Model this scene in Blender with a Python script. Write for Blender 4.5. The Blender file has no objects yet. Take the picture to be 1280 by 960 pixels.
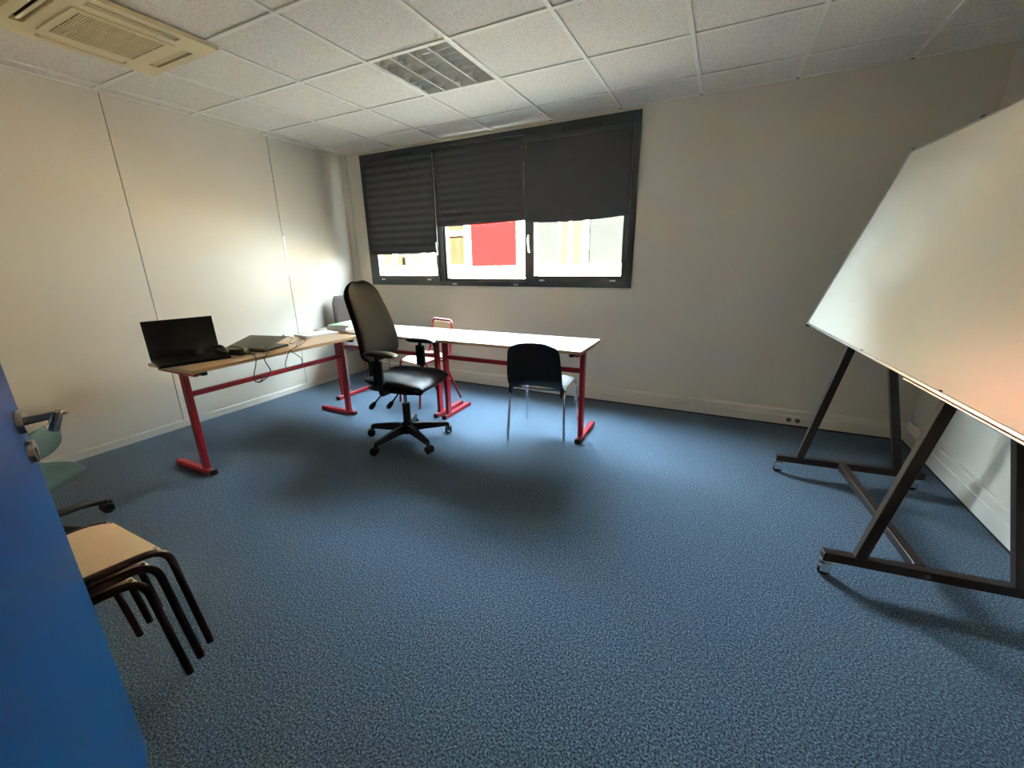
import bpy, bmesh, math, random
from mathutils import Vector, Matrix, Euler
random.seed(4)
PI = math.pi
R = math.radians
scene = bpy.context.scene
COL = scene.collection

# ------------------------------------------------------------------ helpers
def V(*a): return Vector(a)

class MB:
    """collects shapes in one bmesh, then links them as one mesh object"""
    def __init__(self): self.bm = bmesh.new()
    def _add(self, verts, faces, smooth=False, mi=0):
        vs = [self.bm.verts.new(v) for v in verts]
        for f in faces:
            try:
                fa = self.bm.faces.new([vs[i] for i in f]); fa.smooth = smooth; fa.material_index = mi
            except ValueError: pass
    def box(self, lo, hi, M=None, bevel=0.0, mi=0, seg=1):
        t = bmesh.new()
        bmesh.ops.create_cube(t, size=1.0)
        for v in t.verts:
            v.co = Vector([(lo[i]+hi[i])/2 + v.co[i]*(hi[i]-lo[i]) for i in range(3)])
        if bevel > 0:
            bmesh.ops.bevel(t, geom=list(t.edges), offset=bevel, segments=seg, affect='EDGES', profile=0.5, clamp_overlap=True)
        if M is not None: bmesh.ops.transform(t, matrix=M, verts=t.verts)
        self._merge(t, mi, smooth=False)
        return self
    def _merge(self, t, mi=0, smooth=False):
        t.verts.index_update()
        vs = [self.bm.verts.new(v.co) for v in t.verts]
        for f in t.faces:
            try:
                fa = self.bm.faces.new([vs[v.index] for v in f.verts]); fa.smooth = smooth or f.smooth; fa.material_index = mi
            except ValueError: pass
        t.free()
    def bar(self, a, b, w, h, up=(0, 0, 1), bevel=0.0, mi=0):
        """rectangular bar from a to b; w across, h along up"""
        a, b = Vector(a), Vector(b); d = b-a; L = d.length; d.normalize()
        u = Vector(up); s = d.cross(u)
        if s.length < 1e-5: u = Vector((1, 0, 0)); s = d.cross(u)
        s.normalize(); u = s.cross(d)
        M = Matrix(((d.x, s.x, u.x, a.x), (d.y, s.y, u.y, a.y), (d.z, s.z, u.z, a.z), (0, 0, 0, 1)))
        return self.box((0, -w/2, -h/2), (L, w/2, h/2), M, bevel, mi)
    def tube(self, pts, r, n=12, closed=False, mi=0, caps=True):
        pts = [Vector(p) for p in pts]; m = len(pts)
        rs = r if isinstance(r, (list, tuple)) else [r]*m
        tang = []
        for i in range(m):
            if closed: t = pts[(i+1) % m]-pts[i-1]
            elif i == 0: t = pts[1]-pts[0]
            elif i == m-1: t = pts[-1]-pts[-2]
            else: t = (pts[i+1]-pts[i]).normalized()+(pts[i]-pts[i-1]).normalized()
            tang.append(t.normalized() if t.length > 1e-9 else Vector((0, 0, 1)))
        ref = Vector((0, 0, 1)) if abs(tang[0].z) < 0.9 else Vector((1, 0, 0))
        nrm = (ref - tang[0]*ref.dot(tang[0])).normalized()
        verts, faces = [], []
        for i in range(m):
            nrm = (nrm - tang[i]*nrm.dot(tang[i])).normalized(); bn = tang[i].cross(nrm)
            for k in range(n):
                a = 2*PI*k/n
                verts.append(pts[i]+(nrm*math.cos(a)+bn*math.sin(a))*rs[i])
        rng = m if closed else m-1
        for i in range(rng):
            j = (i+1) % m
            for k in range(n):
                faces.append((i*n+k, i*n+(k+1) % n, j*n+(k+1) % n, j*n+k))
        if caps and not closed:
            faces.append(tuple(reversed(range(n)))); faces.append(tuple((m-1)*n+k for k in range(n)))
        self._add(verts, faces, True, mi)
        return self
    def cyl(self, a, b, r, r2=None, n=20, mi=0):
        return self.tube([a, b], [r, r if r2 is None else r2], n, mi=mi)
    def lathe(self, prof, M=None, n=24, mi=0):
        verts, faces = [], []; m = len(prof)
        for (r, z) in prof:
            for k in range(n):
                a = 2*PI*k/n; v = Vector((r*math.cos(a), r*math.sin(a), z))
                verts.append(M @ v if M is not None else v)
        for i in range(m-1):
            for k in range(n):
                faces.append((i*n+k, i*n+(k+1) % n, (i+1)*n+(k+1) % n, (i+1)*n+k))
        faces.append(tuple(reversed(range(n)))); faces.append(tuple((m-1)*n+k for k in range(n)))
        self._add(verts, faces, True, mi)
        return self
    def prism(self, poly, axis_a, axis_b, origin, extr, mi=0, smooth=False):
        """extrude polygon (list of 2d) spanned by axis_a/axis_b by vector extr"""
        A, B, O, X = Vector(axis_a), Vector(axis_b), Vector(origin), Vector(extr)
        n = len(poly)
        verts = [O+A*p[0]+B*p[1] for p in poly]+[O+A*p[0]+B*p[1]+X for p in poly]
        faces = [tuple(range(n)), tuple(reversed(range(n, 2*n)))]
        for i in range(n): faces.append((i, (i+1) % n, n+(i+1) % n, n+i))
        self._add(verts, faces, smooth, mi)
        return self
    def cushion(self, fn_w, H, T, M, bend=None, nu=18, nv=22, e=3.0, mi=0, tf=1.0, tb=1.0):
        """pillow: local x across, y along, z thickness. fn_w(v) half width for v in -1..1"""
        def coord(i, n): return math.sin((i/n*2-1)*PI/2)
        front, back = {}, {}; verts, faces = [], []
        for j in range(nv+1):
            v = coord(j, nv)
            for i in range(nu+1):
                u = coord(i, nu)
                t = ((1-abs(u)**e)*(1-abs(v)**e)); t = max(t, 0)**0.42*T/2
                x = u*fn_w(v); y = v*H/2; zb = bend(u, v) if bend else 0.0
                edge = i in (0, nu) or j in (0, nv)
                front[i, j] = len(verts); verts.append(M @ Vector((x, y, zb+t*tf)))
                if edge: back[i, j] = front[i, j]
                else: back[i, j] = len(verts); verts.append(M @ Vector((x, y, zb-t*tb)))
        for j in range(nv):
            for i in range(nu):
                faces.append((front[i, j], front[i+1, j], front[i+1, j+1], front[i, j+1]))
                faces.append((back[i, j], back[i, j+1], back[i+1, j+1], back[i+1, j]))
        self._add(verts, faces, True, mi)
        return self
    def build(self, name, mats, parent=None, loc=None, recalc=True, autosmooth=True):
        me = bpy.data.meshes.new(name)
        bmesh.ops.remove_doubles(self.bm, verts=self.bm.verts, dist=1e-6)
        if recalc: bmesh.ops.recalc_face_normals(self.bm, faces=self.bm.faces)
        if autosmooth:
            for e in self.bm.edges:
                if len(e.link_faces) == 2 and e.calc_face_angle(0) > R(42): e.smooth = False
        self.bm.to_mesh(me); self.bm.free()
        for m in (mats if isinstance(mats, (list, tuple)) else [mats]): me.materials.append(m)
        o = bpy.data.objects.new(name, me); COL.objects.link(o)
        if parent is not None: o.parent = parent
        if loc is not None: o.location = loc
        return o

def fillet(pts, r, n=6, closed=False):
    pts = [Vector(p) for p in pts]; out = []; m = len(pts)
    for i in range(m):
        if not closed and i in (0, m-1): out.append(pts[i]); continue
        p = pts[i]; a = pts[i-1]-p; b = pts[(i+1) % m]-p
        ang = a.angle(b); rr = r[i] if isinstance(r, (list, tuple)) else r
        if rr <= 0 or ang > R(178): out.append(p); continue
        d = min(rr/math.tan(ang/2), a.length*.48, b.length*.48)
        A = p+a.normalized()*d; B = p+b.normalized()*d
        for k in range(n+1):
            t = k/n; out.append(A*(1-t)**2+p*2*t*(1-t)+B*t*t)
    return out

def tag(o, label=None, cat=None, group=None, kind=None):
    if label: o['label'] = label
    if cat: o['category'] = cat
    if group: o['group'] = group
    if kind: o['kind'] = kind
    return o
def empty(name, loc, rz=0.0, label=None, cat=None, group=None, kind=None):
    o = bpy.data.objects.new(name, None); COL.objects.link(o)
    o.location = loc; o.rotation_euler = (0, 0, rz); o.empty_display_size = .1
    return tag(o, label, cat, group, kind)
def struct(o): o['kind'] = 'structure'; return o
def copy_tree(o, parent=None):
    c = o.copy(); COL.objects.link(c)
    if parent is not None: c.parent = parent
    for ch in list(o.children): copy_tree(ch, c)
    return c

# ------------------------------------------------------------------ materials
def mat(name, col, rough=.5, metal=0., spec=.5, noise=None, bump=None, coat=0.):
    m = bpy.data.materials.new(name); m.use_nodes = True
    nt = m.node_tree; b = nt.nodes['Principled BSDF']
    b.inputs['Base Color'].default_value = (*col, 1); b.inputs['Roughness'].default_value = rough
    b.inputs['Metallic'].default_value = metal; b.inputs['Specular IOR Level'].default_value = spec
    if coat: b.inputs['Coat Weight'].default_value = coat; b.inputs['Coat Roughness'].default_value = .1
    tc = None
    if noise:                       # (scale, amount): mottled tone of the stuff itself
        tc = nt.nodes.new('ShaderNodeTexCoord')
        n = nt.nodes.new('ShaderNodeTexNoise'); n.inputs['Scale'].default_value = noise[0]; n.inputs['Detail'].default_value = 4
        nt.links.new(tc.outputs['Object'], n.inputs['Vector'])
        cr = nt.nodes.new('ShaderNodeValToRGB')
        k = noise[1]
        cr.color_ramp.elements[0].position = .3; cr.color_ramp.elements[1].position = .7
        cr.color_ramp.elements[0].color = (*[max(0, c*(1-k)) for c in col], 1)
        cr.color_ramp.elements[1].color = (*[min(1, c*(1+k)) for c in col], 1)
        nt.links.new(n.outputs['Fac'], cr.inputs['Fac']); nt.links.new(cr.outputs['Color'], b.inputs['Base Color'])
    if bump:                        # (scale, strength)
        tc = tc or nt.nodes.new('ShaderNodeTexCoord')
        n2 = nt.nodes.new('ShaderNodeTexNoise'); n2.inputs['Scale'].default_value = bump[0]; n2.inputs['Detail'].default_value = 3
        nt.links.new(tc.outputs['Object'], n2.inputs['Vector'])
        bp = nt.nodes.new('ShaderNodeBump'); bp.inputs['Strength'].default_value = bump[1]; bp.inputs['Distance'].default_value = .002
        nt.links.new(n2.outputs['Fac'], bp.inputs['Height']); nt.links.new(bp.outputs['Normal'], b.inputs['Normal'])
    return m

def mat_carpet():
    m = bpy.data.materials.new('speckled_carpet'); m.use_nodes = True; nt = m.node_tree; b = nt.nodes['Principled BSDF']
    b.inputs['Roughness'].default_value = .95; b.inputs['Specular IOR Level'].default_value = .15
    b.inputs['Sheen Weight'].default_value = .15
    tc = nt.nodes.new('ShaderNodeTexCoord')
    n = nt.nodes.new('ShaderNodeTexNoise'); n.inputs['Scale'].default_value = 150; n.inputs['Detail'].default_value = 2.5; n.inputs['Roughness'].default_value = .7
    nt.links.new(tc.outputs['Object'], n.inputs['Vector'])
    cr = nt.nodes.new('ShaderNodeValToRGB'); e = cr.color_ramp.elements
    e[0].position = .37; e[0].color = (.004, .011, .025, 1)
    e[1].position = .65; e[1].color = (.140, .205, .272, 1)
    x = e.new(.5); x.color = (.036, .072, .122, 1)
    nt.links.new(n.outputs['Fac'], cr.inputs['Fac'])
    w = nt.nodes.new('ShaderNodeTexNoise'); w.inputs['Scale'].default_value = 1.3; w.inputs['Detail'].default_value = 3
    nt.links.new(tc.outputs['Object'], w.inputs['Vector'])
    mr = nt.nodes.new('ShaderNodeMapRange'); mr.inputs['To Min'].default_value = .9; mr.inputs['To Max'].default_value = 1.1
    nt.links.new(w.outputs['Fac'], mr.inputs['Value'])
    mx = nt.nodes.new('ShaderNodeMix'); mx.data_type = 'RGBA'; mx.blend_type = 'MULTIPLY'; mx.inputs['Factor'].default_value = 1
    nt.links.new(cr.outputs['Color'], mx.inputs['A']); nt.links.new(mr.outputs['Result'], mx.inputs['B'])
    nt.links.new(mx.outputs['Result'], b.inputs['Base Color'])
    bp = nt.nodes.new('ShaderNodeBump'); bp.inputs['Strength'].default_value = .5; bp.inputs['Distance'].default_value = .004
    nt.links.new(n.outputs['Fac'], bp.inputs['Height']); nt.links.new(bp.outputs['Normal'], b.inputs['Normal'])
    return m

def mat_tile():
    m = bpy.data.materials.new('mineral_fibre_tile'); m.use_nodes = True; nt = m.node_tree; b = nt.nodes['Principled BSDF']
    b.inputs['Roughness'].default_value = .9; b.inputs['Specular IOR Level'].default_value = .2
    tc = nt.nodes.new('ShaderNodeTexCoord')
    n = nt.nodes.new('ShaderNodeTexNoise'); n.inputs['Scale'].default_value = 140; n.inputs['Detail'].default_value = 3
    nt.links.new(tc.outputs['Object'], n.inputs['Vector'])
    cr = nt.nodes.new('ShaderNodeValToRGB'); e = cr.color_ramp.elements
    e[0].position = .3; e[0].color = (.60, .56, .51, 1); e[1].position = .62; e[1].color = (.85, .81, .76, 1)
    nt.links.new(n.outputs['Fac'], cr.inputs['Fac']); nt.links.new(cr.outputs['Color'], b.inputs['Base Color'])
    bp = nt.nodes.new('ShaderNodeBump'); bp.inputs['Strength'].default_value = .35; bp.inputs['Distance'].default_value = .003
    nt.links.new(n.outputs['Fac'], bp.inputs['Height']); nt.links.new(bp.outputs['Normal'], b.inputs['Normal'])
    return m

def mat_wood(name, c1, c2, rough=.35, axis=0, scale=3.0):
    m = bpy.data.materials.new(name); m.use_nodes = True; nt = m.node_tree; b = nt.nodes['Principled BSDF']
    b.inputs['Roughness'].default_value = rough
    tc = nt.nodes.new('ShaderNodeTexCoord'); mp = nt.nodes.new('ShaderNodeMapping')
    s = [scale*14]*3; s[axis] = scale; mp.inputs['Scale'].default_value = s
    nt.links.new(tc.outputs['Object'], mp.inputs['Vector'])
    n = nt.nodes.new('ShaderNodeTexNoise'); n.inputs['Scale'].default_value = 1; n.inputs['Detail'].default_value = 5
    nt.links.new(mp.outputs['Vector'], n.inputs['Vector'])
    cr = nt.nodes.new('ShaderNodeValToRGB'); e = cr.color_ramp.elements
    e[0].position = .32; e[0].color = (*c1, 1); e[1].position = .68; e[1].color = (*c2, 1)
    nt.links.new(n.outputs['Fac'], cr.inputs['Fac']); nt.links.new(cr.outputs['Color'], b.inputs['Base Color'])
    return m

def mat_glass():
    m = bpy.data.materials.new('window_glass'); m.use_nodes = True; nt = m.node_tree
    for n in list(nt.nodes):
        if n.type == 'BSDF_PRINCIPLED': nt.nodes.remove(n)
    out = [n for n in nt.nodes if n.type == 'OUTPUT_MATERIAL'][0]
    tr = nt.nodes.new('ShaderNodeBsdfTransparent'); tr.inputs['Color'].default_value = (.94, .96, .95, 1)
    gl = nt.nodes.new('ShaderNodeBsdfGlossy'); gl.inputs['Roughness'].default_value = .02
    fr = nt.nodes.new('ShaderNodeFresnel'); fr.inputs['IOR'].default_value = 1.5
    mx = nt.nodes.new('ShaderNodeMixShader')
    geo = nt.nodes.new('ShaderNodeNewGeometry'); inv = nt.nodes.new('ShaderNodeMath'); inv.operation = 'SUBTRACT'; inv.inputs[0].default_value = 1
    mul = nt.nodes.new('ShaderNodeMath'); mul.operation = 'MULTIPLY'
    nt.links.new(geo.outputs['Backfacing'], inv.inputs[1]); nt.links.new(inv.outputs[0], mul.inputs[0]); nt.links.new(fr.outputs['Fac'], mul.inputs[1])
    nt.links.new(mul.outputs[0], mx.inputs['Fac']); nt.links.new(tr.outputs[0], mx.inputs[1]); nt.links.new(gl.outputs[0], mx.inputs[2])
    nt.links.new(mx.outputs[0], out.inputs['Surface'])
    return m

M = {}
M['carpet'] = mat_carpet()
M['tile'] = mat_tile()
M['wall'] = mat('wall_paint', (.68, .63, .54), .75, bump=(60, .06), noise=(2.0, .025))
M['panel'] = mat('partition_panel', (.68, .625, .535), .5, noise=(1.6, .025))
M['grid'] = mat('ceiling_grid_white', (.83, .80, .755), .5)
M['trim'] = mat('white_plastic_trim', (.68, .64, .57), .4)
M['filler'] = mat('white_filler', (.86, .85, .82), .6)
M['dark_gap'] = mat('dark_gap_fill', (.012, .012, .013), .8)
M['frame'] = mat('anthracite_frame', (.032, .034, .038), .35)
M['vent'] = mat('black_vent', (.012, .013, .015), .5)
M['blind'] = mat('charcoal_blind_fabric', (.060, .057, .058), .85, spec=.15)
M['glass'] = mat_glass()
M['chrome'] = mat('chrome', (.78, .78, .78), .14, 1.0)
M['steel'] = mat('satin_nickel', (.40, .36, .30), .26, 1.0)
M['alu'] = mat('aluminium', (.62, .62, .60), .35, 1.0)
M['red'] = mat('red_lacquered_steel', (.31, .008, .018), .34, noise=(30, .06))
M['black_plastic'] = mat('black_plastic', (.008, .008, .0085), .45, spec=.3)
M['black_fabric'] = mat('black_fabric', (.0125, .0115, .0108), .95, spec=.04)
M['black_leather'] = mat('black_leatherette', (.016, .016, .019), .56, spec=.3)
M['shell'] = mat('black_shell', (.009, .009, .010), .5, spec=.22)
M['top'] = mat_wood('beech_laminate', (.45, .285, .165), (.58, .40, .255), .3, 0, 2.5)
M['top_pale'] = mat_wood('pale_laminate', (.36, .335, .31), (.44, .41, .385), .42, 0, 2.5); M['top_pale'].node_tree.nodes['Principled BSDF'].inputs['Specular IOR Level'].default_value = .3
M['edge'] = mat_wood('beech_edge', (.36, .22, .11), (.46, .30, .16), .4, 0, 4)
M['ply'] = mat('beige_laminate_seat', (.68, .52, .34), .42, noise=(160, .05))
M['ply_light'] = mat('pale_wood_seat', (.66, .55, .40), .35, noise=(60, .05))
M['brown'] = mat('dark_brown_steel', (.021, .009, .007), .4, spec=.2)
M['stand'] = mat('brown_black_steel', (.024, .014, .011), .45, spec=.35)
M['board'] = mat('whiteboard_enamel', (.86, .83, .72), .34, noise=(1.4, .03), spec=.55)
M['teal'] = mat('teal_upholstery', (.066, .120, .145), .9, spec=.2)
M['grey_uph'] = mat('grey_brown_upholstery', (.12, .095, .085), .75, spec=.2)
M['piping'] = mat('dark_piping', (.03, .028, .03), .5)
M['door_blue'] = mat('blue_door_paint', (.0012, .043, .20), .38, spec=.16)
M['ac'] = mat('yellowed_plastic', (.70, .59, .37), .45)
M['ac_dark'] = mat('dark_air_slot', (.03, .025, .018), .7)
M['ac_grille'] = mat('dark_grille_filter', (.13, .11, .075), .8)  # even dark brown, shared with the socket wells
M['louvre'] = mat('brushed_louvre', (.66, .65, .63), .38, .55)
M['tubeglass'] = mat('unlit_tube_glass', (.75, .75, .73), .3)
M['lap'] = mat('black_laptop_shell', (.006, .006, .006), .4, spec=.2)
M['screen'] = mat('switched_off_screen', (.003, .0035, .003), .3, spec=.18)
M['lap_grey'] = mat('grey_laptop_lid', (.048, .043, .038), .42, spec=.3)
M['cable'] = mat('black_cable', (.012, .012, .012), .5)
M['paper'] = mat('white_paper', (.80, .80, .82), .8)
M['folder_green'] = mat('green_card', (.36, .60, .42), .8, spec=.2)
M['folder_yellow'] = mat('yellow_card', (.66, .60, .22), .8, spec=.2)
M['folder_red'] = mat('dark_red_card', (.28, .03, .04), .6)
M['white'] = mat('white_coated_metal', (.84, .84, .82), .5)
M['facade'] = mat('pale_facade', (.80, .77, .70), .8, noise=(.6, .05))
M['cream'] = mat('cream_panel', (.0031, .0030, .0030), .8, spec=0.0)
M['redpanel'] = mat('red_facade_panel', (.38, .00060, .00085), .6, spec=0.0)
M['curtain'] = mat_wood('sun_dimmed_curtain', (.0022, .00175, .0013), (.0034, .0028, .0022), .9, 2, 1.2); M['curtain'].node_tree.nodes['Principled BSDF'].inputs['Specular IOR Level'].default_value = 0  # no glazing here: colour darkened to offset the very strong sun on it
M['paleblind'] = mat('sun_dimmed_blind', (.0020, .0025, .0035), .8, spec=0.0)  # also darkened in colour so the strong sun does not bleach it
M['ground'] = mat('pale_bounce_paving', (.72, .67, .60), .9, noise=(2, .08))
M['asphalt'] = mat('paled_bounce_asphalt', (.30, .29, .27), .9, noise=(6, .1))
M['roof'] = mat('sun_block_slab', (.12, .12, .12), .9)

# ------------------------------------------------------------------ room shell
RX, RH, RF = 5.409, 2.505, -3.93
DX0, DX1, DH = 3.57, 4.51, 2.06                       # doorway in the front wall
WX0, WX1, WZ0, WZ1 = .265, 3.315, 1.085, 2.475         # window opening

struct(MB().box((-.15, -6.0, -.12), (RX+.15, .2, 0)).build('floor', M['carpet']))

w = MB()
w.box((-.15, RF, 0), (-.014, .2, RH+.3))
for a, b in ((RF, -3.362), (-3.358, -2.1425), (-2.1375, -.9195), (-.9145, 0.0)):
    w.box((-.014, a+.0008, 0), (0, b-.0008, RH+.02))
struct(w.build('wall_left', M['panel']))
w = MB()
w.box((0, 0, 0), (WX0, .2, RH+.3)); w.box((WX1, 0, 0), (RX, .2, RH+.3))
w.box((WX0, 0, 0), (WX1, .2, WZ0)); w.box((WX0, 0, WZ1), (WX1, .2, RH+.3))
struct(w.build('wall_back', M['wall']))
struct(MB().box((RX, RF, 0), (RX+.15, .2, RH+.3)).build('wall_right', M['wall']))
w = MB()
w.box((0, RF-.12, 0), (DX0, RF, RH+.3)); w.box((DX1, RF-.12, 0), (RX, RF, RH+.3)); w.box((DX0, RF-.12, DH), (DX1, RF, RH+.3))
struct(w.build('wall_front', M['wall']))
w = MB()                                               # corridor outside the open door
w.box((-.15, -6.1, 0), (RX+.15, -6.0, RH+.3)); w.box((-.15, -6.0, 0), (0, RF-.12, RH+.3)); w.box((RX, -6.0, 0), (RX+.15, RF-.12, RH+.3))
struct(w.build('wall_corridor', M['wall']))
struct(MB().box((0, -6.0, RH), (RX, RF-.12, RH+.1)).build('ceiling_corridor', M['tile']))
struct(MB().box((-.3, -6.2, RH+.3), (RX+.3, .25, RH+.42)).build('roof', M['roof']))  # unseen slab added to keep the sun out of the room

# suspended ceiling: tiles, T-grid, wall angle
gx = [1.9416+.6*i for i in range(-3, 6)]; gy = [-1.5739+.6*j for j in range(-4, 3)]
xs = [0.0]+gx+[RX]; ys = [RF]+gy+[0.0]
c = MB()
for i in range(len(xs)-1):
    for j in range(len(ys)-1):
        if abs(xs[i]-1.9416) < .01 and abs(ys[j]+1.5739) < .01: continue      # the light sits here
        c.box((xs[i]+.004, ys[j]+.004, RH+.007), (xs[i+1]-.004, ys[j+1]-.004, RH+.022))
c.box((0, RF, RH+.25), (RX, 0, RH+.29))
ceil = struct(c.build('ceiling', M['tile']))
g = MB()
for x in gx: g.box((x-.012, RF, RH-.001), (x+.012, 0, RH+.007))
for y in gy: g.box((0, y-.012, RH), (RX, y+.012, RH+.0068))
g.box((0, RF, RH-.0005), (.012, 0, RH+.007)); g.box((RX-.012, RF, RH-.0005), (RX, 0, RH+.007))
g.box((0, -.012, RH-.0004), (RX, 0, RH+.0069)); g.box((0, RF, RH-.0004), (RX, RF+.012, RH+.0069))
struct(g.build('ceiling_grid', M['grid'], ceil))
g = MB()                                               # dark open ends of the grid bars on the back wall
for x in gx[4:]: g.box((x-.009, -.024, RH-.006), (x+.009, -.0205, RH-.0012))
struct(g.build('trim_3', M['dark_gap']))

# skirting and cable trunking
def trunk_profile(h1, h2, d): return [(0, .012), (d, .012), (d, h1-.004), (d-.006, h1), (d-.006, h2-.01), (d-.014, h2), (0, h2)]
b = MB().prism(trunk_profile(.09, .135, .032), (0, -1, 0), (0, 0, 1), (.0, 0, 0), (RX, 0, 0))
struct(b.build('baseboard_back', M['trim']))
b = MB().prism(trunk_profile(.105, .16, .032), (-1, 0, 0), (0, 0, 1), (RX, RF, 0), (0, -RF-.032, 0))
struct(b.build('baseboard_right', M['trim']))
b = MB().prism([(0, 0), (.011, 0), (.011, .054), (.006, .06), (0, .06)], (1, 0, 0), (0, 0, 1), (0, RF, 0), (0, -RF-.032, 0))
struct(b.build('baseboard_left', M['trim']))
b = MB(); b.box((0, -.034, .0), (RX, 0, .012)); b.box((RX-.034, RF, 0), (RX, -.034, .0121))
struct(b.build('shadow_gap_strip', M['dark_gap']))  # dark strip painted in as the shadow gap under the trunking
b = MB(); b.box((0, -.055, .06), (.035, -.0, RH)); b.box((.035, -.03, .135), (.05, 0, RH))
struct(b.build('trim_2', M['wall']))                   # corner casing
b = MB(); b.box((0, -.925, 1.215), (.004, -.9, 1.61)); 
struct(b.build('trim_4', M['filler']))                 # white filled strip on the panel joint
b = MB()                                               # door frame
for x0, x1 in ((DX0-.05, DX0), (DX1, DX1+.05)): b.box((x0, RF-.13, 0), (x1, RF+.012, DH+.05))
b.box((DX0, RF-.13, DH), (DX1, RF+.012, DH+.05))
struct(b.build('trim_5', M['door_blue']))

# ------------------------------------------------------------------ window
win = MB()
Y0, Y1 = -.022, .075
win.box((WX0, Y0, WZ0), (WX1, Y1, WZ0+.05)); win.box((WX0, Y0, WZ1-.06), (WX1, Y1, WZ1))
win.box((WX0, Y0, WZ0+.05), (WX0+.05, Y1, WZ1-.06)); win.box((WX1-.05, Y0, WZ0+.05), (WX1, Y1, WZ1-.06))
for x in (1.297, 2.328): win.box((x-.028, Y0+.0005, WZ0+.05), (x+.028, Y1, WZ1-.06))
window = struct(win.build('window_1', M['frame']))
def sash(x0, x1, z0, z1, px0, px1, pz0, pz1, y0, y1):
    s = MB()
    s.box((x0, y0, z0), (x1, y1, pz0)); s.box((x0, y0, pz1), (x1, y1, z1))
    s.box((x0, y0, pz0), (px0, y1, pz1)); s.box((px1, y0, pz0), (x1, y1, pz1))
    so = s.build('window_sash', M['frame'], window)
    MB().box((px0-.005, .03, pz0-.005), (px1+.005, .036, pz1+.005)).build('pane', M['glass'], so)
    return so
sash(.316, 1.268, 1.136, 2.414, .405, 1.237, 1.19, 2.35, -.034, .06)
sash(1.326, 2.299, 1.136, 2.414, 1.352, 2.276, 1.161, 2.38, -.006, .06)
sash(2.357, 3.264, 1.136, 2.414, 2.384, 3.222, 1.19, 2.35, -.034, .06)
for x in (1.268, 2.335):                                # lever handles on the mullions
    h = MB(); h.box((x-.012, -.046, 1.495), (x+.012, -.0225, 1.57), bevel=.004)
    h.tube(fillet([(x, -.034, 1.535), (x, -.075, 1.535), (x+.018, -.078, 1.405)], .02), [.009]*8+[.007], 10)
    h.build('handle', M['steel'], window)
for x, z, y in ((.459, 1.1395, -.034), (1.125, 1.1395, -.034), (1.452, 1.095, -.022), (2.183, 1.095, -.022), (2.469, 1.1395, -.034), (3.154, 1.1395, -.034)):
    MB().box((x-.028, y-.005, z+.002), (x+.028, y+.0001, z+.017), bevel=.003).build('drain_cap', M['alu'], window)
for x in (.83, 2.82):
    v = MB()
    for k in range(3): v.tube([(x-.16, -.04, 2.40+.009*k), (x+.16, -.04, 2.40+.009*k)], .0055, 8)
    v.box((x-.18, -.0385, 2.39), (x+.18, -.0335, 2.43), bevel=.002)
    v.build('trickle_vent', M['vent'], window)

# ------------------------------------------------------------------ pleated blinds
def blind(x0, x1, z0, z1, fold, amp, sag, tilt, label, wob):
    root = empty('pleated_blind', (x0, -.06, z1), 0, label, 'blind', 'charcoal pleated blinds on the window')
    n = int((z1-z0)/.0125); nx = 26; W = x1-x0; H = z1-z0-.02
    verts, faces = [], []
    for j in range(n+1):
        t = j/n
        for i in range(nx+1):
            u = i/nx
            zz = -.02-(H*t)-(sag*math.sin(PI*u)+tilt*u)*t*t
            ph = 2*PI*(-zz)/fold
            yy = -amp*(.5+.5*math.cos(ph))*(1-.55*wob*u) - .002*math.sin(9*u+j*.3)*wob
            verts.append((u*W, yy, zz))
    for j in range(n):
        for i in range(nx):
            a = j*(nx+1)+i; faces.append((a, a+1, a+nx+2, a+nx+1))
    f = MB(); f._add(verts, faces, True); ob = f.build('blind_fabric', M['blind'], root, autosmooth=False)
    md = ob.modifiers.new('thick', 'SOLIDIFY'); md.thickness = .003
    MB().box((0, -.018, -.026), (W, .018, 0), bevel=.003).build('headrail', M['frame'], root)
    r = MB(); pts = [(W*k/12, -amp*.4, -.02-H-(sag*math.sin(PI*k/12)+tilt*k/12)) for k in range(13)]
    r.tube(pts, .006, 8); r.build('bottom_rail', M['blind'], root)
    return root
bl = blind(.345, 1.290, 1.428, 2.385, .074, .0105, .0, -.005, 'deeply pleated charcoal blind beside the room corner, its bottom lower than the other two', .2)
c = MB(); c.tube([(.945, -.012, -.03), (.949, -.014, -.4), (.945, -.012, -.90)], .0022, 6)
for k in range(14): c.lathe([(.0004, -.006), (.004, -.003), (.004, .003), (.0004, .006)], Matrix.Translation((.947, -.013, -.42-.034*k)), 8)
c.build('pull_cord', M['alu'], bl)
c = MB(); c.box((.93, -.02, -.985), (.944, -.008, -.955), bevel=.003); c.build('cord_weight', M['black_plastic'], bl)
blind(1.300, 2.3015, 1.69, 2.437, .066, .007, .006, -.012, 'charcoal pleated blind in the middle, its bottom edge above the red panel', .8)
blind(2.3025, 3.262, 1.685, 2.375, .066, .0014, .02, -.012, 'nearly smooth charcoal blind with a sagging bottom edge, on the whiteboard side of the window', 1.0)

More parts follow.
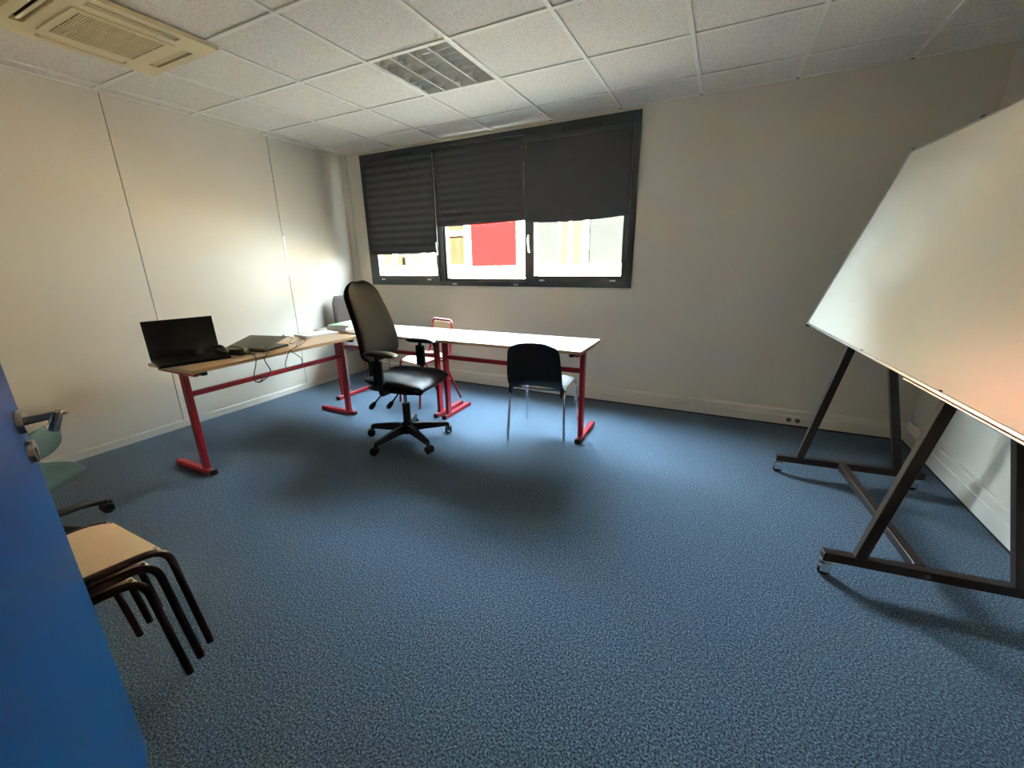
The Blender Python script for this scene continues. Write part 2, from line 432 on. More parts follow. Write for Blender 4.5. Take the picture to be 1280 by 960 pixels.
# ------------------------------------------------------------------ outside
struct(MB().box((-30, 2.6, -.42), (30, 40, -.32)).build('road', M['asphalt']))  # unseen far ground, its tone lightened to bounce light onto the ceiling
struct(MB().box((-30, .2, -.4), (30, 2.6, -.3)).build('ground', M['ground']))  # unseen strip below the window, made pale to bounce light onto the ceiling
FY = 6.0
bld = empty('building', (-1.0, FY, -.3), 0, 'pale building with a red panel and white windows, outside across from the window', 'building')
def bp(name, boxes, m, parent=bld, bev=0):
    b = MB()
    for lo, hi in boxes:
        b.box([lo[0]+1.0, lo[1], lo[2]+.3], [hi[0]+1.0, hi[1], hi[2]+.3], bevel=bev)
    return b.build(name, m, parent)
bp('wall', [((-12, .12, -.3), (9, 4, 4.3))], M['facade'])
bp('ledge', [((-12, -.02, .97), (9, .12, 1.20))], M['white'])
bp('lower_ledge', [((-12, -.05, .86), (9, .12, .945))], M['facade'])
bp('red_panel', [((-2.06, .04, 1.20), (-.70, .12, 2.45))], M['redpanel'])
for xa, xb in ((-2.19, -2.06), (-.70, -.60), (-.54, -.44), (.67, .75), (1.01, 1.08), (-3.62, -3.5), (-3.40, -3.31)):
    bp('post', [((xa, -.01, 1.2), (xb, .12, 2.45))], M['white'])
bp('cream_panel', [((.75, .05, 1.2), (1.01, .12, 2.45))], M['cream'])
bp('cream_panel', [((.45, .05, 1.2), (.67, .12, 2.45))], M['cream'])
def bwin(x0, x1, m, fill, transom=False):
    fr = bp('window', [((x0, 0, 1.2), (x0+.05, .12, 2.45)), ((x1-.05, 0, 1.2), (x1, .12, 2.45)), ((x0+.05, 0, 1.2), (x1-.05, .12, 1.24))]+([((x0+.05, 0, 2.0), (x1-.05, .12, 2.11))] if transom else []), M['white'])
    bp(fill, [((x0+.05, .08, 1.24), (x1-.05, .1195, 2.45))], m, fr)
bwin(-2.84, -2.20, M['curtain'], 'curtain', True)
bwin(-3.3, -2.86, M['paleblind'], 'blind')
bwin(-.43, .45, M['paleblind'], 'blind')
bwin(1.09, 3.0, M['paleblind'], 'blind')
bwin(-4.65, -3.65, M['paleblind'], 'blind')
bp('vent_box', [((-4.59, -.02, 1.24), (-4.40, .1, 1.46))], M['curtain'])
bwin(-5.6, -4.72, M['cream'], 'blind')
bp('roof', [((-12.1, -.15, 4.3), (9.1, 4.1, 4.45))], M['white'])

# ------------------------------------------------------------------ tables
def table(loc, rz, label, hook=False, topm='top_pale'):
    t = empty('school_table', loc, rz, label, 'table', 'red framed school tables')
    L, D, H = 1.305, .50, .74
    MB().box((-L/2, -D/2, H-.02), (L/2, D/2, H), bevel=.0015).build('tabletop', M[topm], t)
    e = MB()
    e.box((-L/2-.0015, D/2-.0005, H-.0215), (L/2+.0015, D/2+.002, H-.0015)); e.box((-L/2-.0015, -D/2-.002, H-.0215), (L/2+.0015, -D/2+.0005, H-.0015))
    e.box((-L/2-.002, -D/2, H-.0215), (-L/2+.0005, D/2, H-.0015)); e.box((L/2-.0005, -D/2, H-.0215), (L/2+.002, D/2, H-.0015))
    e.build('edge_band', M['edge'], t)
    for s in (-1, 1):
        x = s*.61
        lg = MB()
        lg.box((x-.016, .02, .034), (x+.016, .072, H-.022), bevel=.004)
        lg.box((x-.02, -.29, 0), (x+.02, .125, .036), bevel=.004)
        lg.box((x-.015, -.22, H-.052), (x+.015, .20, H-.0225), bevel=.003)
        lo = lg.build('leg', M['red'], t)
        MB().box((x-.0205, .115, -.0003), (x+.0205, .130, .0365), bevel=.003).build('end_cap', M['black_plastic'], lo)
        MB().box((x-.0205, -.295, -.0003), (x+.0205, -.283, .0365), bevel=.003).build('end_cap', M['black_plastic'], lo)
        MB().box((x-.0155-s*.03, .175, H-.048), (x+.0155-s*.03, .235, H-.023), bevel=.003).build('stacking_block', M['black_plastic'], lo)
    MB().box((-.594, .03, .535), (.594, .06, .568), bevel=.004).build('crossbar', M['red'], t)
    if hook:
        MB().tube(fillet([(-.60, -.1, .70), (-.60, -.1, .60), (-.60, -.12, .585), (-.60, -.15, .60)], .015), .005, 8).build('bag_hook', M['red'], t)
    return t
# local +y is the overhanging side
t1 = table((1.035, -1.93, 0), -PI/2, 'red framed beech table along the panelled wall, with the open laptop on it', False, 'top')
t2 = table((1.272, -.952, 0), PI, 'red framed beech table in the corner under the window, between the other two tables', True)
t3 = table((2.585, -.957, 0), PI, 'red framed pale-topped table under the window with the black shell chair pushed in')

# ------------------------------------------------------------------ office chair
oc = empty('office_chair', (1.965, -1.54, 0), R(8), 'black high-backed swivel office chair with armrests and five-star base', 'chair')
b = MB()
A0 = 191.5-8
for k in range(5):
    a = R(A0+72*k); d = V(math.cos(a), math.sin(a), 0); s = V(-math.sin(a), math.cos(a), 0)
    verts = []; L = .315
    for q, (r_, zt, zb, wd) in enumerate(((.02, .135, .075, .032), (.12, .128, .078, .027), (L, .098, .07, .019))):
        for sg, zz, ww in ((-1, zb, 1), (1, zb, 1), (1, zt, .6), (-1, zt, .6)):
            p = d*r_+s*sg*wd*ww; verts.append((p.x, p.y, zz))
    f = []
    for q in range(2):
        for e_ in range(4): f.append((q*4+e_, q*4+(e_+1) % 4, q*4+4+(e_+1) % 4, q*4+4+e_))
    f += [(3, 2, 1, 0), (8, 9, 10, 11)]
    b._add(verts, f)
b.lathe([(.045, .06), (.048, .075), (.045, .14), (.032, .155)])
b.build('star_base', M['black_plastic'], oc)
for k in range(5):
    a = R(A0+72*k); cx, cy = .318*math.cos(a), .318*math.sin(a); sw = a+R((35, -60, 20, 80, 140)[k])
    c = MB(); c.cyl((cx, cy, .05), (cx, cy, .088), .011)
    Mx = Matrix.Translation((cx+.012*math.cos(sw), cy+.012*math.sin(sw), .029)) @ Matrix.Rotation(sw, 4, 'Z')
    pr = [(.030*math.cos(R(q)), .030*math.sin(R(q))) for q in range(0, 181, 20)]
    c.prism([(p[0]*1.05, p[1]*1.05+.001) for p in pr], Mx.to_3x3() @ V(1, 0, 0), V(0, 0, 1), Mx @ V(0, -.009, 0), Mx.to_3x3() @ V(0, .018, 0))
    co = c.build('caster', M['black_plastic'], oc)
    wb = MB(); wb.tube([Mx @ V(0, q[0], 0) for q in ((-.027, 0), (-.024, 0), (-.012, 0), (-.0095, 0), (.0095, 0), (.012, 0), (.024, 0), (.027, 0))], [.024, .029, .029, .010, .010, .029, .029, .024], 20)
    wb.build('wheel', M['black_plastic'], co)
c = MB(); c.lathe([(.030, .13), (.029, .30), (.026, .305)]); c.build('column_sleeve', M['black_plastic'], oc)
c = MB(); c.cyl((0, 0, .30), (0, 0, .43), .014); c.build('gas_lift', M['steel'], oc)
c = MB(); c.box((-.10, -.075, .415), (.10, .075, .462), bevel=.012, seg=2); c.cyl((.135, -.02, .39), (.135, -.02, .455), .030, n=20); c.build('tilt_mechanism', M['black_plastic'], oc)
# seat
def seat_w(v): return .243*(1-.12*max(0, -v))*(1-max(0, abs(v)-.55)**2*.75)
def seat_b(u, v): return .018*(u*u)*(1-.3*v) - .030*max(0, v-.35)**1.6*1.6
Ms = Matrix.Translation((.03, 0, .503)) @ Matrix(((0, 1, 0, 0), (-1, 0, 0, 0), (0, 0, 1, 0), (0, 0, 0, 1)))
MB().cushion(seat_w, .50, .085, Ms, seat_b, e=4, tf=.75, tb=1.1).build('seat', M['black_leather'], oc)
c = MB(); c.cushion(lambda v: seat_w(v)*.93, .46, .03, Matrix.Translation((0, 0, -.045)) @ Ms, None, e=6); c.build('seat_pan', M['black_plastic'], oc)
# back support bar and backrest
c = MB()
c.tube(fillet([(-.06, 0, .44), (-.225, 0, .435), (-.250, 0, .53), (-.265, 0, .72)], .05), .022, 10)
c.box((-.275, -.042, .46), (-.235, .042, .72), bevel=.012, seg=2)
c.build('back_support', M['black_plastic'], oc)
def back_w(v):
    t = (v+1)/2
    base = .222-.078*max(0, t-.25)**1.15
    if v > .62: base *= math.sqrt(max(0, 1-((v-.62)/.38)**2*.93))
    if v < -.72: base *= math.sqrt(max(0, 1-((-.72-v)/.28)**2*.75))
    return base
def back_bend(u, v): return .05*u*u + .032*math.cos((v+.35)*2.4)*(1-.4*u*u) - .01
tiltb = R(11)
ex = V(0, 1, 0); ey = V(-math.sin(tiltb), 0, math.cos(tiltb)); ez = ex.cross(ey)
Mb = Matrix(((ex.x, ey.x, ez.x, -.262), (ex.y, ey.y, ez.y, 0), (ex.z, ey.z, ez.z, .918), (0, 0, 0, 1)))
MB().cushion(back_w, .60, .105, Mb, back_bend, 20, 28, e=4, tf=.85, tb=.9).build('backrest', M['black_fabric'], oc)
for s in (-1, 1):
    a = MB()
    a.tube(fillet([(0, s*.10, .452), (0, s*.275, .455), (0, s*.285, .50), (-.005, s*.282, .735)], .04), .017, 10)
    a.box((-.045, s*.282-.016, .53), (.030, s*.282+.016, .70), bevel=.010, seg=2)
    ao = a.build('armrest', M['black_plastic'], oc)
    def pad_w(v): return .043*(1-max(0, abs(v)-.5)**2*1.2)
    Mp = Matrix.Translation((.015, s*.268, .742)) @ Matrix(((0, 1, 0, 0), (-1, 0, 0, 0), (0, 0, 1, 0), (0, 0, 0, 1)))
    MB().cushion(pad_w, .245, .036, Mp, lambda u, v: -.018*max(0, v-.3)**1.5, 10, 16, e=4).build('arm_pad', M['black_plastic'], ao)
for p0, p1, p2 in (((-.03, -.08, .44), (-.05, -.22, .43), (-.085, -.265, .375)), ((.06, -.06, .44), (.055, -.17, .43), (.025, -.215, .375))):
    l = MB(); l.tube(fillet([p0, p1, p2], .03), .006, 8)
    d = (V(*p2)-V(*p1)).normalized(); q = V(*p2)
    l.tube([q-d*.02, q, q+d*.03, q+d*.045], [.007, .018, .019, .010], 10)
    l.build('lever', M['black_plastic'], oc)

# ------------------------------------------------------------------ black shell chair
sc_ = empty('shell_chair', (2.880, -.970, 0), R(6), 'black plastic shell chair on chrome legs pushed under the table by the window', 'chair')
def shell_mesh(W, prof, th, dish, cornerr=.07):
    # prof: list of (y, z) from seat front to top of back
    pts = [V(0, a, b_) for a, b_ in prof]
    sm = fillet(pts, [0]+[.085]*(len(pts)-2)+[0], 9)
    L = [0]
    for i in range(1, len(sm)): L.append(L[-1]+(sm[i]-sm[i-1]).length)
    T = L[-1]; N = 44; nx = 18
    res = []
    for k in range(N+1):
        s = T*k/N; i = 1
        while i < len(L)-1 and L[i] < s: i += 1
        f = (s-L[i-1])/max(1e-9, L[i]-L[i-1]); res.append((sm[i-1].lerp(sm[i], f), s))
    ver = [[], []]
    for k, (p, s) in enumerate(res):
        p2 = res[min(k+1, N)][0]; p1 = res[max(k-1, 0)][0]; tg = (p2-p1).normalized(); nm = V(0, -tg.z, tg.y)   # up/forward side
        e = min(s, T-s); 
        hw = W(s/T)
        if e < cornerr: hw -= cornerr-math.sqrt(max(0, cornerr**2-(cornerr-e)**2))
        for i in range(nx+1):
            u = -math.cos(PI*i/nx)
            d = dish(u, s/T)
            for q in (0, 1):
                ver[q].append(p+V(u*hw, 0, 0)+nm*(d-(th if q else 0)))
    m = MB(); n1 = (N+1)*(nx+1); faces = []
    idx = lambda k, i, q: q*n1+k*(nx+1)+i
    for k in range(N):
        for i in range(nx):
            faces.append((idx(k, i, 0), idx(k, i+1, 0), idx(k+1, i+1, 0), idx(k+1, i, 0)))
            faces.append((idx(k, i, 1), idx(k+1, i, 1), idx(k+1, i+1, 1), idx(k, i+1, 1)))
    for k in range(N):
        for i in (0, nx): faces.append((idx(k, i, 0), idx(k+1, i, 0), idx(k+1, i, 1), idx(k, i, 1)))
    for i in range(nx):
        for k in (0, N): faces.append((idx(k, i, 0), idx(k, i+1, 0), idx(k, i+1, 1), idx(k, i, 1)))
    m._add(ver[0]+ver[1], faces, True)
    return m
sm_ = shell_mesh(lambda t: .205-.02*max(0, t-.72)/.28-.0*(t), [(.225, .425), (.17, .447), (-.17, .43), (-.235, .50), (-.265, .78)], .007,
                 lambda u, t: .030*u*u*(.4+.6*t)+(.012*abs(u)**6))
sm_.build('shell', M['shell'], sc_)
for s in (-1, 1):
    MB().tube(fillet([(s*.222, .235, 0), (s*.205, .20, .415), (s*.203, 0, .418)], .05), .0105, 12).build('leg', M['chrome'], sc_)
    MB().tube(fillet([(s*.222, -.245, 0), (s*.205, -.20, .415), (s*.203, 0, .418)], .05), .0105, 12).build('leg', M['chrome'], sc_)
for y in (-.14, .13):
    MB().tube([(-.203, y, .410), (0, y, .404), (.203, y, .410)], .0085, 10).build('crossbar', M['chrome'], sc_)
for s in (-1, 1):
    MB().prism([(-.18, .425), (-.235, .385), (-.25, .425), (-.235, .47)], (0, 1, 0), (0, 0, 1), (s*.196-.008, 0, 0), (.016, 0, 0)).build('shell_bracket', M['shell'], sc_)

# ------------------------------------------------------------------ tube-framed school chairs
def school_chair(loc, rz, label, mf, ms, group, backh=.785, cat='chair', seatw=.168):
    t = empty('school_chair', loc, rz, label, cat, group)
    hz = .435; r = .0115
    for s in (-1, 1):
        x = s*seatw
        MB().tube(fillet([(x*1.01, .205, .0), (x, .163, hz-.012), (x, .02, hz+.004), (x, -.06, hz+.012)], [0, .075, .1, 0], 9), r, 12).build('leg', mf, t)
        MB().tube(fillet([(x, -.02, hz+.004), (x*1.02, -.10, hz-.02), (x*1.22, -.27, 0)], .05), r*.92, 12).build('leg', mf, t)
    bx = .155
    loop = [(-seatw, -.05, hz+.012), (-seatw, -.185, hz+.02), (-bx, -.215, .58), (-bx, -.25, backh), (bx, -.25, backh), (bx, -.215, .58), (seatw, -.185, hz+.02), (seatw, -.05, hz+.012)]
    MB().tube(fillet(loop, [0, .06, .2, .05, .05, .2, .06, 0], 8), r, 12).build('back_frame', mf, t)
    # seat: panel with a rolled front edge
    prof = []
    for k in range(13):
        f = k/12; y = -.19+f*.345
        prof.append((y, hz+.007+.012-.014*f - .022*max(0, (f-.75)/.25)**2))
    poly = prof+[(y, z-.009) for (y, z) in reversed(prof)]
    MB().prism(poly, (0, 1, 0), (0, 0, 1), (-seatw+.009, 0, 0), (2*seatw-.018, 0, 0), smooth=True).build('seat', ms, t)
    b = MB(); nn = 12; poly = []
    for k in range(nn+1):
        u = -1+2*k/nn; poly.append((u*(bx-.006), -.020*(1-u*u)))
    poly += [(x, y-.008) for (x, y) in reversed(poly)]
    d = V(0, -.027, .15).normalized()
    b.prism(poly, (1, 0, 0), (0, 1, 0), V(0, -.221, .61), d*.155, smooth=True)
    b.build('backrest', ms, t)
    for s in (-1, 1): MB().lathe([(.006, -.004), (.006, 0), (.005, .0025), (.002, .0035)], Matrix.Translation((s*(seatw-.016), .142, hz-.0055)), 10).build('rivet', M['chrome'], t)
    return t
school_chair((1.50, -.70, 0), PI-R(17), 'red tubular school chair with wooden seat, standing behind the tables under the window', M['red'], M['ply_light'], None, .785)
lbls = ['lowest of three stacked brown tubular chairs by the blue door, its legs on the carpet',
        'middle of three stacked brown tubular chairs by the blue door',
        'topmost of three stacked brown tubular chairs by the blue door, its beige seat uncovered']
base = school_chair((2.384, -3.595, 0), 0, lbls[0], M['brown'], M['ply'], 'stacked brown school chairs')
for k in (1, 2):
    c = copy_tree(base); c.location = (2.384+.004*k, -3.595+.037*k, .033*k); c['label'] = lbls[k]

# ------------------------------------------------------------------ grey upholstered chair in the corner
gc = empty('visitor_chair', (.43, -.46, 0), R(-31), 'grey upholstered chair with dark piping in the corner behind the tables', 'chair')
def gw(v): return .215*(1-max(0, abs(v)-.6)**2*.8)
ex = V(0, 1, 0); tb_ = R(8); ey = V(-math.sin(tb_), 0, math.cos(tb_)); ez = ex.cross(ey)
Mg = Matrix(((ex.x, ey.x, ez.x, -.25), (ex.y, ey.y, ez.y, 0), (ex.z, ey.z, ez.z, .76), (0, 0, 0, 1)))
MB().cushion(gw, .44, .05, Mg, lambda u, v: .03*u*u, e=6).build('backrest', M['grey_uph'], gc)
pp = []
for k in range(40):
    a = 2*PI*k/40; ca, sa = math.cos(a), math.sin(a)
    u = math.copysign(abs(ca)**.35, ca); v = math.copysign(abs(sa)**.35, sa)
    pp.append(Mg @ V(u*gw(v)*1.0, v*.22, .03*u*u))
MB().tube(pp, .006, 8, closed=True).build('piping', M['piping'], gc)
Ms2 = Matrix.Translation((.02, 0, .45)) @ Matrix(((0, 1, 0, 0), (-1, 0, 0, 0), (0, 0, 1, 0), (0, 0, 0, 1)))
MB().cushion(lambda v: .215*(1-max(0, abs(v)-.6)**2*.8), .45, .07, Ms2, e=6).build('seat', M['grey_uph'], gc)
for s in (-1, 1):
    MB().tube(fillet([(.23, s*.225, 0), (.20, s*.225, .43), (-.02, s*.225, .432)], .07, 8), .0125, 12).build('leg', M['chrome'], gc)
    MB().tube(fillet([(-.27, s*.20, 0), (-.22, s*.225, .43), (-.02, s*.225, .432)], .05, 8), .011, 12).build('leg', M['chrome'], gc)
    MB().tube([(-.21, s*.10, .43), (-.275, s*.10, .60), (-.288, s*.10, .70)], .011, 10).build('back_strut', M['chrome'], gc)
MB().tube([(.0, -.225, .425), (0, .225, .425)], .010, 10).build('crossbar', M['chrome'], gc)

# ------------------------------------------------------------------ teal swivel chair behind the door
tc_ = empty('swivel_chair', (1.17, -3.41, 0), R(213), 'low teal upholstered swivel chair behind the blue door, mostly hidden by it', 'chair')
b = MB()
for k in range(5):
    a = R(109-213+72*k); d = V(math.cos(a), math.sin(a), 0)
    b.tube([d*.02+V(0, 0, .135), d*.12+V(0, 0, .135), d*.26+V(0, 0, .112), d*.37+V(0, 0, .075)], [.024, .023, .021, .018], 10)
b.lathe([(.04, .09), (.042, .15), (.03, .165)])
b.build('star_base', M['black_plastic'], tc_)
for k in range(5):
    a = R(109-213+72*k); p = V(math.cos(a), math.sin(a), 0)*.38
    sw = a+R(70); ax = V(math.cos(sw), math.sin(sw), 0)
    c = MB(); c.cyl(p+V(0, 0, .045), p+V(0, 0, .085), .012); c.box((-.03, -.008, -.0), (.03, .008, .035), Matrix.Translation(p+V(0, 0, .03)) @ Matrix.Rotation(sw+PI/2, 4, 'Z'), bevel=.006)
    co = c.build('caster', M['black_plastic'], tc_)
    wb = MB(); wb.tube([p+ax*q+V(0, 0, .028) for q in (-.026, -.024, -.011, -.0085, .0085, .011, .024, .026)], [.024, .028, .028, .009, .009, .028, .028, .024], 18)
    wb.build('wheel', M['black_plastic'], co)
MB().cyl((0, 0, .14), (0, 0, .34), .024).build('gas_lift', M['black_plastic'], tc_)
Ms3 = Matrix.Translation((-.005, 0, .372)) @ Matrix(((0, 1, 0, 0), (-1, 0, 0, 0), (0, 0, 1, 0), (0, 0, 0, 1)))
MB().cushion(lambda v: .215*(1-max(0, abs(v)-.45)**2*.7), 0.47, .09, Ms3, e=6).build('seat', M['teal'], tc_)
ex = V(0, 1, 0); tb_ = R(4); ey = V(-math.sin(tb_), 0, math.cos(tb_)); ez = ex.cross(ey)
Mg = Matrix(((ex.x, ey.x, ez.x, -.215), (ex.y, ey.y, ez.y, 0), (ex.z, ey.z, ez.z, .568), (0, 0, 0, 1)))
MB().cushion(lambda v: .155*(1-max(0, abs(v)-.2)**2*.6), .13, .05, Mg, lambda u, v: .03*u*u, e=6).build('backrest', M['teal'], tc_)
MB().tube(fillet([(-.06, .09, .343), (-.13, .09, .37), (-.19, .09, .56)], .04), .010, 10).build('back_support', M['brown'], tc_)

# ------------------------------------------------------------------ mobile whiteboard
wb = empty('mobile_whiteboard', (4.89, -1.40, 0), 0, 'large tilted whiteboard on a dark steel stand with casters', 'whiteboard')
O = V(4.89, -1.40, 0)
Ff, Bf, Fn, Bn = V(4.605, -.932, .10), V(5.094, -.885, .10), V(4.690, -1.905, .10), V(5.19, -1.853, .10)
up3 = V(0, 0, 1)
LL = V(4.583, -.470, .896)-O; wv = V(.0819, -.9966, 0); sv = V(.3246, .0267, .9455); nv = V(-.9423, -.0775, .3257)
Mbd = Matrix(((wv.x, sv.x, nv.x, LL.x), (wv.y, sv.y, nv.y, LL.y), (wv.z, sv.z, nv.z, LL.z), (0, 0, 0, 1)))
BL, BH = 2.12, 1.073
MB().box((.008, .008, -.018), (BL-.008, BH-.008, -.0015), Mbd).build('board_panel', M['board'], wb)
f = MB()
f.box((0, 0, -.022), (BL, .012, .003), Mbd, bevel=.002); f.box((0, BH-.012, -.022), (BL, BH, .003), Mbd, bevel=.002)
f.box((0, .012, -.022), (.010, BH-.012, .003), Mbd, bevel=.002); f.box((BL-.010, .012, -.022), (BL, BH-.012, .003), Mbd, bevel=.002)
f.build('board_frame', M['alu'], wb)
f = MB(); f.box((1.42, -.007, -.020), (BL-.05, .0005, .016), Mbd, bevel=.002); f.build('pen_tray', M['alu'], wb)
for x, y in ((.0, 0), (.0, BH), (.62, BH)):
    MB().box((x-.011, y-.011, -.024), (x+.011, y+.011, .0015), Mbd, bevel=.003).build('clip', M['black_plastic'], wb)
for x in (.95, 1.62): MB().box((x-.005, .0125, -.002), (x+.005, .017, .004), Mbd).build('clip', M['black_plastic'], wb)
for F, B in ((Ff, Bf), (Fn, Bn)):
    F, B = F-O, B-O; d = (B-F).normalized()
    MB().bar(F-d*.128, B+d*.128, .04, .04, bevel=.002).build('foot_bar', M['stand'], wb)
    mid = (F+B)/2; Ap = V(mid.x+.005, mid.y+.02, 1.38)
    MB().bar(F+V(0, 0, .018), Ap, .04, .04, up=(1, 0, 0), bevel=.002).build('leg', M['stand'], wb)
    MB().bar(B+V(0, 0, .018), V(mid.x-.004, mid.y+.02, 1.20), .04, .04, up=(1, 0, 0), bevel=.002).build('leg', M['stand'], wb)
    MB().bar(Ap+V(-.028, 0, -.02), Ap+V(.03, 0, .0), .05, .05, bevel=.002).build('pivot_bracket', M['stand'], wb)
    for p in (F-d*.098, B+d*.098):
        cs = MB(); cs.box((-.03, -.018, .070), (.03, .018, .079), Matrix.Translation((p.x, p.y, 0)), bevel=.002)
        cs.cyl((p.x, p.y, .05), (p.x, p.y, .072), .012)
        for sg in (-1, 1): cs.box((-.022, sg*.016-.002, .022), (.018, sg*.016+.002, .062), Matrix.Translation((p.x-.008, p.y, 0)), bevel=.0015)
        co = cs.build('caster', M['chrome'], wb)
        MB().tube([V(p.x-.012, p.y-.011, .0252), V(p.x-.012, p.y-.008, .0252), V(p.x-.012, p.y+.008, .0252), V(p.x-.012, p.y+.011, .0252)], [.022, .025, .025, .022], 20).build('wheel', M['brown'], co)
MB().bar((Ff+Bf)/2-O+V(-.025, -.02, .0), (Fn+Bn)/2-O+V(-.04, .02, .0), .04, .04, bevel=.002).build('cross_beam', M['stand'], wb)
p = (Fn+Bn)/2-O
MB().cyl((p.x-.03, p.y-.019, .10), (p.x-.03, p.y-.024, .10), .011).build('bolt', M['chrome'], wb)

# ------------------------------------------------------------------ blue door (open into the room)
ang = R(159); tv = V(math.cos(ang), math.sin(ang), 0); nd = V(math.sin(ang), -math.cos(ang), 0)
E0 = V(2.688, -3.5725, 0)                              # free edge, room-facing face
DW = .93
hinge = E0-tv*DW
Md = Matrix(((-tv.x, nd.x, 0, E0.x), (-tv.y, nd.y, 0, E0.y), (0, 0, 1, 0), (0, 0, 0, 1)))   # x from free edge to hinge, y out of the face
door = struct(MB().box((0, -.04, .008), (DW, 0, 2.045), Md, bevel=.002).build('door_1', M['door_blue']))
def ring_plate(x, z, r, h): return [Md @ V(x, q, z) for q in (0, h*.85, h)], [r, r, r*.94]
h = MB(); pts, rs = ring_plate(.05, 1.026, .026, .0115); h.tube(pts, rs, 28)
ho = h.build('handle', M['steel'], door)
h = MB()
pe = Md @ V(.05, .056, 1.027)
h.tube(fillet([Md @ V(.05, .009, 1.026), Md @ V(.05, .05, 1.029), Md @ V(.05, .058, 1.028)], .004), .0092, 16)
h.tube([pe+V(0, 0, .010)+nd*.004, pe+V(0, 0, .0085)+nd*.004, pe-V(0, 0, .030)-nd*.010-tv*.004, pe-V(0, 0, .031)-nd*.0105-tv*.004], [.009, .0105, .0105, .0095], 18)
h.cyl(pe+nd*.012+V(0, 0, .002), pe+nd*.019+V(0, 0, .002), .003, n=10)
h.build('lever', M['steel'], ho)
h = MB(); pts, rs = ring_plate(.05, .957, .026, .0115); h.tube(pts, rs, 28)
lo = h.build('lock', M['steel'], door)
h = MB(); h.tube([Md @ V(.05, .0110, .957), Md @ V(.05, .0125, .957)], [.0085, .008], 16)
h.box((.0475, .0110, .938), (.0525, .0122, .957), Md)
h.build('keyhole', M['black_plastic'], lo)

# ------------------------------------------------------------------ air conditioner cassette
AX, AY, AZ = 1.035, -2.474, RH
ac = empty('ceiling_air_conditioner', (AX, AY, AZ), 0, 'yellowed square ceiling air conditioner with a central grille and air slots', 'air conditioner')
def frame_poly(m, x0, x1, y0, y1, hx0, hx1, hy0, hy1, z0, z1, bevel=0):
    m.box((x0, y0, z0), (x1, hy0, z1)); m.box((x0, hy1, z0), (x1, y1, z1)); m.box((x0, hy0, z0), (hx0, hy1, z1)); m.box((hx1, hy0, z0), (x1, hy1, z1))
a = MB(); S = .35
# face panel cut by four slots and the grille opening: rows of boxes
zt, zb2 = -.002, -.024
sl, so0, so1 = .185, .255, .305
a.box((-S, -S, zb2), (S, -so1, zt)); a.box((-S, so1, zb2), (S, S, zt)); a.box((-S, -so1, zb2), (-so1, so1, zt)); a.box((so1, -so1, zb2), (S, so1, zt))
for sx in (-1, 1):
    for sy in (-1, 1):
        x0, x1 = sorted((sx*sl, sx*so1)); y0, y1 = sorted((sy*sl, sy*so1)); a.box((x0, y0, zb2), (x1, y1, zt))
G = .185
for s in (-1, 1):
    y0, y1 = sorted((s*G, s*so0)); a.box((-sl, y0, zb2), (sl, y1, zt))
    x0, x1 = sorted((s*G, s*so0)); a.box((x0, -sl, zb2), (x1, sl, zt))
a.build('face_panel', M['ac'], ac)
a = MB(); a.box((-so1-.002, -so1-.002, -.004), (so1+.002, so1+.002, -.0005)); a.build('air_duct', M['ac_dark'], ac)
for k, (lo_, hi_, rot) in enumerate((((-sl, so0, 0), (sl, so1, 0), 'x'), ((-sl, -so1, 0), (sl, -so0, 0), 'x'), ((so0, -sl, 0), (so1, sl, 0), 'y'), ((-so1, -sl, 0), (-so0, sl, 0), 'y'))):
    f = MB(); cx, cy = (lo_[0]+hi_[0])/2, (lo_[1]+hi_[1])/2
    Mf = Matrix.Translation((cx*.985, cy*.985, -.017))
    sgn = 1 if (cx+cy) > 0 else -1
    if rot == 'x': Mf = Mf @ Matrix.Rotation(R(-20*sgn), 4, 'X'); f.box((-.175, -.0135, -.002), (.175, .0135, .002), Mf, bevel=.0015)
    else: Mf = Mf @ Matrix.Rotation(R(20*sgn), 4, 'Y'); f.box((-.0135, -.175, -.002), (.0135, .175, .002), Mf, bevel=.0015)
    f.build('air_flap', M['ac'], ac)
gsub = MB()
frame_poly(gsub, -.205, .205, -.205, .205, -.172, .172, -.172, .172, -.030, -.0245)
for y in [-.172+.344*k/30 for k in range(1, 30)]: gsub.box((-.172, y-.0030, -.0290), (.172, y+.0030, -.0250))
for x in (-.058, .058): gsub.box((x-.004, -.172, -.0295), (x+.004, .172, -.0245))
gsub.build('grille', M['ac'], ac)
MB().box((-.184, -.184, -.0235), (.184, .184, -.021)).build('filter', M['ac_grille'], ac)

# ------------------------------------------------------------------ recessed louvre light
lx, ly = 2.2416, -1.2739
lt = empty('ceiling_light', (lx, ly, RH), 0, 'square recessed ceiling light with mirrored louvre, switched off, in front of the window', 'ceiling light')
h = MB(); q = .294
h.box((-q, -q, .10), (q, q, .11)); 
for s in (-1, 1):
    x0, x1 = sorted((s*q, s*(q-.006))); h.box((x0, -q, .003), (x1, q, .10)); h.box((-q+.006, x0, .003), (q-.006, x1, .10))
frame_poly(h, -q, q, -q, q, -q+.012, q-.012, -q+.012, q-.012, .001, .004)
h.build('housing', M['grid'], lt)
for k in range(4):
    x = -.207+.138*k
    t = MB(); t.cyl((x, -.27, .072), (x, .27, .072), .013, n=14); t.build('lamp_tube', M['tubeglass'], lt)
lv = MB()
for k in range(5):                                     # V-section mirror blades along y
    x = -.276+.138*k; wtop = .042
    lv.prism([(-.003, .004), (.003, .004), (.006, .02), (wtop*.5, .060), (-wtop*.5, .060), (-.006, .02)], (1, 0, 0), (0, 0, 1), (x, -.28, 0), (0, .56, 0))
lv.build('louvre_blade', M['louvre'], lt)
lv = MB()
